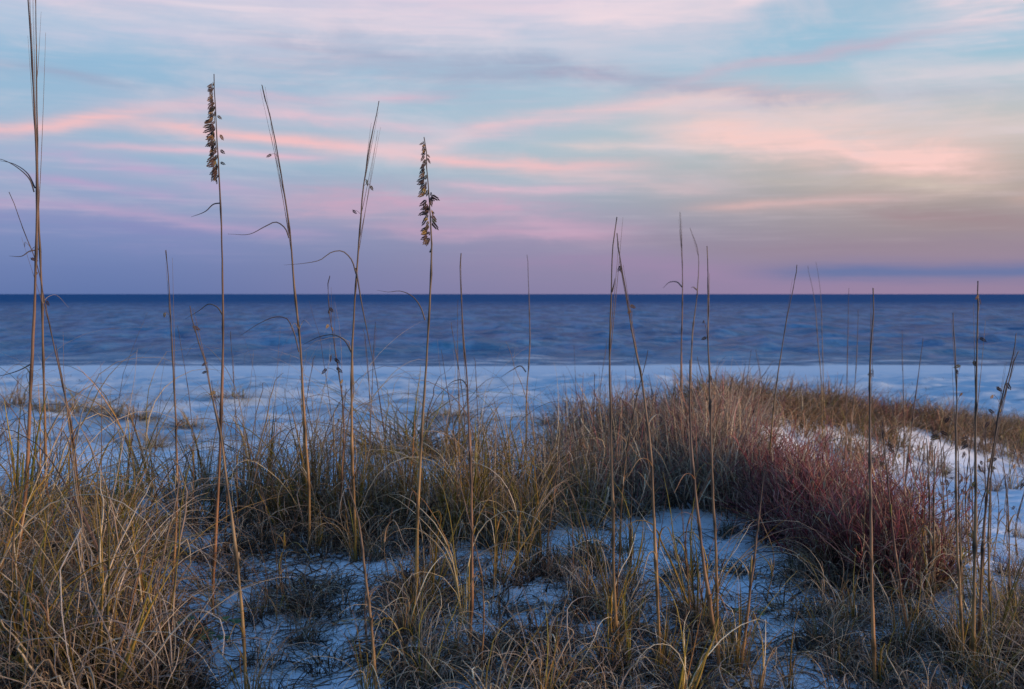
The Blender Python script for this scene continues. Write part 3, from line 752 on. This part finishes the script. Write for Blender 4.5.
SO('tall sea oat with the full golden seed head at upper left', 3.4, [(214, 74), (216, 95), (219, 150), (222, 200), (224, 290), (223, 370), (221, 430), (217, 520), (213, 600)], 3.6,
   leaves=[[(221, 203), (214, 204), (206, 211), (191, 217)], [(223, 316), (217, 307), (209, 304), (200, 310), (185, 319)]], head=(84, 180, 92, .90))
SO('sea oat with the full dark seed head left of centre', 3.3, [(424, 137), (424, 165), (427, 200), (430, 245), (428, 300), (425, 360), (421, 430), (417, 520), (415, 600), (412, 640)], 3.7,
   leaves=[[(425, 320), (420, 306), (412, 296), (400, 291), (388, 292), (377, 290)], [(430, 252), (432, 246), (432, 238)]], head=(142, 242, 74, .84))
SO('bare stem bowing left with a long curled leaf, right of the golden head', 4.1, [(262, 85), (272, 125), (282, 180), (289, 225), (294, 290), (300, 350), (304, 420), (309, 500)], 4.0,
   leaves=[[(289, 238), (285, 228), (276, 222), (266, 226), (250, 234), (228, 234)], [(299, 352), (293, 330), (286, 318), (275, 317), (262, 322), (240, 336)]], spikes=[(272, 157)], bristle=4, dark=.1)
SO('bare stem tilting right with a long wavy leaf, left of the dark head', 4.0, [(379, 101), (370, 140), (364, 180), (359, 240), (355, 300), (352, 360), (352, 430), (355, 520)], 3.8,
   leaves=[[(356, 274), (351, 259), (342, 251), (332, 252), (320, 260), (306, 263), (284, 265)], [(356, 268), (362, 305), (369, 340), (376, 376)], [(351, 352), (345, 341), (335, 335), (322, 336), (302, 345)]],
   spikes=[(352, 213), (370, 188), (366, 182)], bristle=6, dark=.1)
SO('thin pointed stem between the left edge cluster and the golden head', 3.4, [(166, 250), (170, 300), (173, 360), (176, 440), (176, 520), (173, 580), (168, 640)], 2.9, spikes=[(165, 315)], bristle=3)
SO('leaning stem with scattered seeds that crosses the golden head stalk', 2.75, [(190, 306), (198, 335), (207, 365), (214, 400), (221, 430), (228, 480), (235, 530), (241, 590), (246, 689)], 3.3, spikes=[(192, 329), (205, 360), (207, 365), (207, 374), (216, 394)], bristle=2)
SO('short stem with a few hanging seeds between the two bare bowed stems', 4.3, [(330, 276), (331, 310), (336, 345), (341, 380), (345, 420), (343, 470), (342, 520)], 2.4, spikes=[(329, 310), (328, 314), (329, 327), (331, 330), (331, 357), (334, 361), (327, 371), (336, 370), (343, 382), (342, 388)], bristle=2)
SO('slender stem just right of the dark seed head, small hooked leaf', 2.9, [(461, 253), (462, 290), (465, 340), (468, 380), (470, 430), (472, 470), (473, 512), (472, 600), (468, 689)], 2.7, leaves=[[(468, 388), (462, 380), (454, 381), (445, 388)], [(470, 448), (458, 468), (442, 490)]], bristle=2)
SO('blurred thin stem with no seeds behind the slender hooked one', 6.0, [(458, 300), (458, 372), (460, 450), (461, 500)], 2.2)
SO('blurred upright stem between the dark head and the twin crossed tips', 6.2, [(527, 255), (528, 290), (529, 340), (526, 400), (525, 460), (524, 500)], 3.4, leaves=[[(526, 372), (521, 366), (512, 370), (500, 378)]])
SO('dark straight stem of the crossed pair above the mound', 2.85, [(617, 217), (613, 250), (611, 300), (610, 370), (611, 420), (613, 510), (615, 580), (618, 640), (620, 689)], 3.1, bristle=2, leaves=[[(612, 292), (614, 284), (615, 278)]], dark=.15)
SO('leaning stem of the crossed pair with three seeds on it', 2.8, [(617, 233), (622, 265), (628, 295), (631, 315), (636, 345), (642, 372), (647, 410), (652, 450), (655, 512), (658, 600), (662, 689)], 3.0, spikes=[(621, 268), (620, 270), (630, 308), (632, 314)], bristle=3)
SO('blurred tall stem with paired tips above the mound', 7.4, [(680, 212), (682, 240), (683, 300), (682, 360), (683, 420)], 4.6, bristle=5, leaves=[[(682, 287), (677, 282), (670, 282), (663, 288)]])
SO('blurred stem with a curved drooping tip beside the paired tips', 7.2, [(690, 228), (697, 245), (698, 290), (693, 330), (691, 370), (690, 420)], 4.0, bristle=2, leaves=[[(697, 290), (693, 287), (691, 288)]])
SO('orange stalk fanning out below the mound, darkened at its foot', 2.8, [(690, 360), (690, 420), (696, 500), (703, 560), (712, 620), (722, 689)], 4.0)
SO('thin straight stem with two dark seeds right of the paired tips', 2.85, [(707, 246), (708, 290), (708, 345), (710, 380), (711, 420), (713, 500), (716, 560), (718, 620), (720, 689)], 2.8, spikes=[(704, 324), (707, 337), (707, 340), (710, 378)], bristle=2)
SO('bare stem leaning right from the red shrubs over the sea', 5.0, [(797, 265), (790, 300), (782, 345), (776, 385), (770, 440)], 3.0, bristle=1, dark=.2)
SO('short dark stem leaning across the mound, right of the crossed pair', 3.9, [(648, 350), (643, 370), (636, 400), (630, 430), (626, 455), (620, 520)], 2.8, dark=.35)
SO('blurred short stem on the far side of the mound crest', 7.6, [(751, 350), (748, 372), (746, 395), (745, 425)], 3.2)
SO('dark blurred stem slanting left out of the red shrubs', 5.6, [(768, 374), (760, 395), (750, 420), (742, 445)], 3.0, dark=.3)
SO('faint curved pair of tips just over the horizon right of the leaning stem', 9.5, [(808, 266), (814, 292), (818, 340), (822, 400), (822, 425)], 3.4, bristle=1)
SO('faint thin tip beside the curved pair on the horizon', 9.6, [(816, 262), (820, 288), (822, 340), (824, 400), (825, 425)], 3.0)
SO('faint straight stem left of the thick orange stalk', 8.2, [(849, 288), (848, 340), (847, 400), (846, 450)], 3.4)
SO('second faint stem close left of the thick orange stalk', 7.6, [(858, 310), (856, 372), (851, 440), (850, 486)], 4.0)
SO('thick orange stalk with seeds rising through the red shrubs', 2.75, [(873, 288), (871, 330), (869, 372), (870, 420), (870, 480), (871, 520), (872, 600), (876, 689)], 3.6, spikes=[(873, 372), (872, 376), (873, 402), (874, 456), (869, 455)], bristle=3)
SO('blurred short stem behind the low red grass at right', 9.4, [(902, 330), (902, 360), (903, 400), (904, 440)], 4.4, dark=.2)
SO('blurred stem leaning right in front of the far ridge', 6.0, [(923, 338), (918, 375), (912, 420), (905, 480), (901, 530)], 4.2)
SO('low stem with a cluster of seeds on the white sand slope', 3.0, [(883, 422), (885, 442), (889, 480), (892, 512), (900, 580), (907, 650), (910, 689)], 2.6, spikes=[(884, 428), (883, 432), (884, 438), (883, 464), (885, 468), (886, 498)])
SO('straight stem with two large seeds left of the darkest right stem', 2.85, [(953, 313), (956, 350), (957, 372), (957, 440), (957, 512), (960, 600), (963, 689)], 2.9, spikes=[(957, 373), (963, 396), (961, 368)], bristle=2)
SO('darkest thick stem near the right edge, its tip above the horizon', 2.75, [(978, 281), (979, 300), (978, 340), (977, 400), (976, 450), (976, 512), (974, 600), (974, 689)], 3.7, spikes=[(979, 298), (980, 302), (979, 340), (973, 363), (968, 440), (972, 446), (976, 484), (986, 492)], bristle=2, dark=.35)
SO('seedy stem leaning right at the right edge', 2.9, [(1016, 334), (1008, 370), (1000, 400), (993, 440), (987, 480), (983, 520), (980, 600), (978, 689)], 3.0, spikes=[(996, 390), (994, 398), (1000, 412), (990, 424), (988, 412)], bristle=4, dark=.25)
SO('twin of the seedy leaning stem, lower and closer to the right edge', 2.95, [(1018, 352), (1009, 385), (1001, 410), (994, 450), (990, 500), (990, 600), (992, 689)], 2.5, spikes=[(1006, 385), (1000, 420)], bristle=2, dark=.2)
SO('short stalk ending in one dark round seed knob', 3.6, [(939, 436), (941, 460), (943, 490), (944, 530), (946, 590)], 2.0, spikes=[(938, 434), (940, 434), (939, 438), (938, 440), (941, 438)])
SO('thin stalk with one pale hanging seed between the two dark right stems', 3.4, [(948, 416), (964, 430), (972, 470), (974, 540), (975, 600)], 1.6, spikes=[(949, 420), (968, 443), (970, 448)])
SO('pair of slender stems bunched tightly at the right of the red shrubs, first', 3.5, [(926, 438), (928, 480), (930, 540), (931, 600)], 3.4)
SO('slender stem bunched against its twin at the right of the red shrubs', 3.45, [(936, 446), (935, 480), (934, 540), (933, 600)], 3.4)
SO('thin bare stem arching at the far right edge over white sand', 3.2, [(996, 430), (1001, 452), (1006, 490), (1009, 540), (1010, 620)], 1.8)
SO('short tan stem in the saddle left of the mound', 3.9, [(563, 428), (559, 460), (553, 500), (548, 540)], 2.6)
SO('pale stem on the mound with a tuft of straw at its foot', 4.6, [(640, 400), (645, 440), (650, 480), (654, 520)], 3.2)
SO('brown stem slanting right across the bare sand hollow', 2.8, [(765, 470), (758, 530), (750, 590), (744, 640), (738, 689)], 3.2)
SO('thin straight dead stem upright in the bare sand hollow', 3.7, [(633, 480), (632, 520), (631, 570), (629, 610)], 2.2, dark=.5)
SO('tall tan stem climbing through the middle tangle from the bottom edge', 2.65, [(345, 470), (360, 520), (368, 580), (374, 640), (378, 689)], 3.2)
SO('straight olive stem in the left mass beside the yellow shoots', 3.4, [(56, 345), (66, 400), (75, 460), (79, 520), (84, 600)], 3.0)
SO('dark bent stem at the mid crest behind the bowed stems', 5.0, [(374, 362), (380, 400), (385, 440), (390, 490)], 3.0, dark=.3)

for foot, d in FEET:
    if d < 4.6: clump('shoots', foot + np.array([random.gauss(0, .02), random.gauss(0, .02), .01]), 'dry gold leaf shoots wrapped round the foot of a tall sea oat stem', 'shoots round the stem feet', .55)
NFEET = len(FEET)
rs = random.Random(5)
for i in range(36):
    u = rs.uniform(860, 1030); d = rs.uniform(3.2, 6.5); vb = ground_v = 0
    x = at(u, 400, d)[0]; z = float(ground(x, d)); vb = 294 + F * (4.5 - z) / d; hpx = rs.uniform(.35, .7) * F / d
    SO('thin bare stalk in the loose scatter of stalks over the right sand slope', d, [(u + rs.uniform(-16, 16), vb - hpx), (u + rs.uniform(-6, 6), vb - hpx * .5), (u, vb - 6)], rs.uniform(1.4, 2.4), bristle=rs.choice((0, 1, 2)), dark=rs.uniform(0, .3), spikes=[(u + rs.uniform(-9, 9), vb - hpx * rs.uniform(.45, .95)) for _ in range(rs.choice((0, 1, 2, 3)))], group='thin stalks over the right slope')
for i in range(22):
    u = rs.uniform(560, 770); d = rs.uniform(5.2, 7.6)
    x = at(u, 400, d)[0]; z = float(ground(x, d)); vb = 294 + F * (4.5 - z) / d; hpx = rs.uniform(.4, .75) * F / d
    SO('thin pale stalk poking out of the brown mound grass', d, [(u + rs.uniform(-16, 16), vb - hpx), (u + rs.uniform(-6, 6), vb - hpx * .5), (u, vb - 8)], rs.uniform(1.2, 2.4), bristle=rs.choice((0, 1, 2)), group='thin stalks out of the mound')
for i in range(14):
    u = rs.uniform(250, 800); d = rs.uniform(2.7, 3.7)
    x = at(u, 400, d)[0]; z = float(ground(x, d)); vb = 294 + F * (4.5 - z) / d; hpx = rs.uniform(.3, .6) * F / d
    SO('short thin dry stalk among the low grass along the bottom', d, [(u + rs.uniform(-26, 26), vb - hpx), (u + rs.uniform(-9, 9), vb - hpx * .5), (u, vb - 8)], rs.uniform(1.0, 1.8), bristle=rs.choice((0, 1)), dark=rs.uniform(0, .4), group='short stalks along the bottom')
for i in range(16):
    u = rs.uniform(20, 540); d = rs.uniform(4.2, 5.9)
    x = at(u, 400, d)[0]; z = float(ground(x, d)); vb = 294 + F * (4.5 - z) / d; hpx = rs.uniform(.55, .95) * F / d
    SO('thin dry stalk rising out of the crest grass over the beach', d, [(u + rs.uniform(-20, 20), vb - hpx), (u + rs.uniform(-6, 6), vb - hpx * .5), (u, vb - 8)], rs.uniform(1.2, 2.2), bristle=rs.choice((0, 1, 2)), dark=.1, group='thin stalks out of the crest')

# ------------------------------------------------------------------ low green plant on the sand at the left
def leaf_plant(p, label, n, seed, size=1.2):
    g = np.random.default_rng(seed); root = empty('dune_plant', p); st = []; lv = []
    for i in range(n):
        a = g.random() * 6.28; L = g.uniform(.05, .10); tip = np.array([math.cos(a) * L * .8, math.sin(a) * L * .8, L * .7])
        path = np.array([[0, 0, -.01], tip * .5 + [0, 0, .01], tip]); st.append(tubes(spline(path, 6)[None], np.full((1, 6), .0013), np.full((1, 6, 3), .06), 4))
        for j in range(3):
            b = a + (j - 1) * .8; q = tip + np.array([math.cos(b), math.sin(b), .25]) * .022; mid = (tip + q) / 2
            pp = spline(np.array([tip, mid + [0, 0, .003], q + np.array([math.cos(b), math.sin(b), -.2]) * .012]), 7)
            lv.append(tubes(pp[None], (.008 * np.sin(np.linspace(.12, 1, 7) * math.pi) ** .7 + .0006)[None], np.full((1, 7, 3), 1.0) * np.array((.03, .085, .026)) * g.uniform(.7, 1.4), 6, .22))
    obj('stem', part_mesh('stem', M_STEM, *st), root); obj('leaves', part_mesh('leaves', M_LEAF, *lv), root)
    root.scale = (size,) * 3; tag(root, label, 'plant')
leaf_plant(ground_at(212, 652), 'low green broad leaved plant on sand at lower left', 7, 1)
leaf_plant(ground_at(232, 648), 'smaller green leaved sprig right of the low green plant', 5, 2)
leaf_plant(ground_at(750, 622), 'tiny dark green sprig at the bottom of the sand hollow', 4, 3, .6)
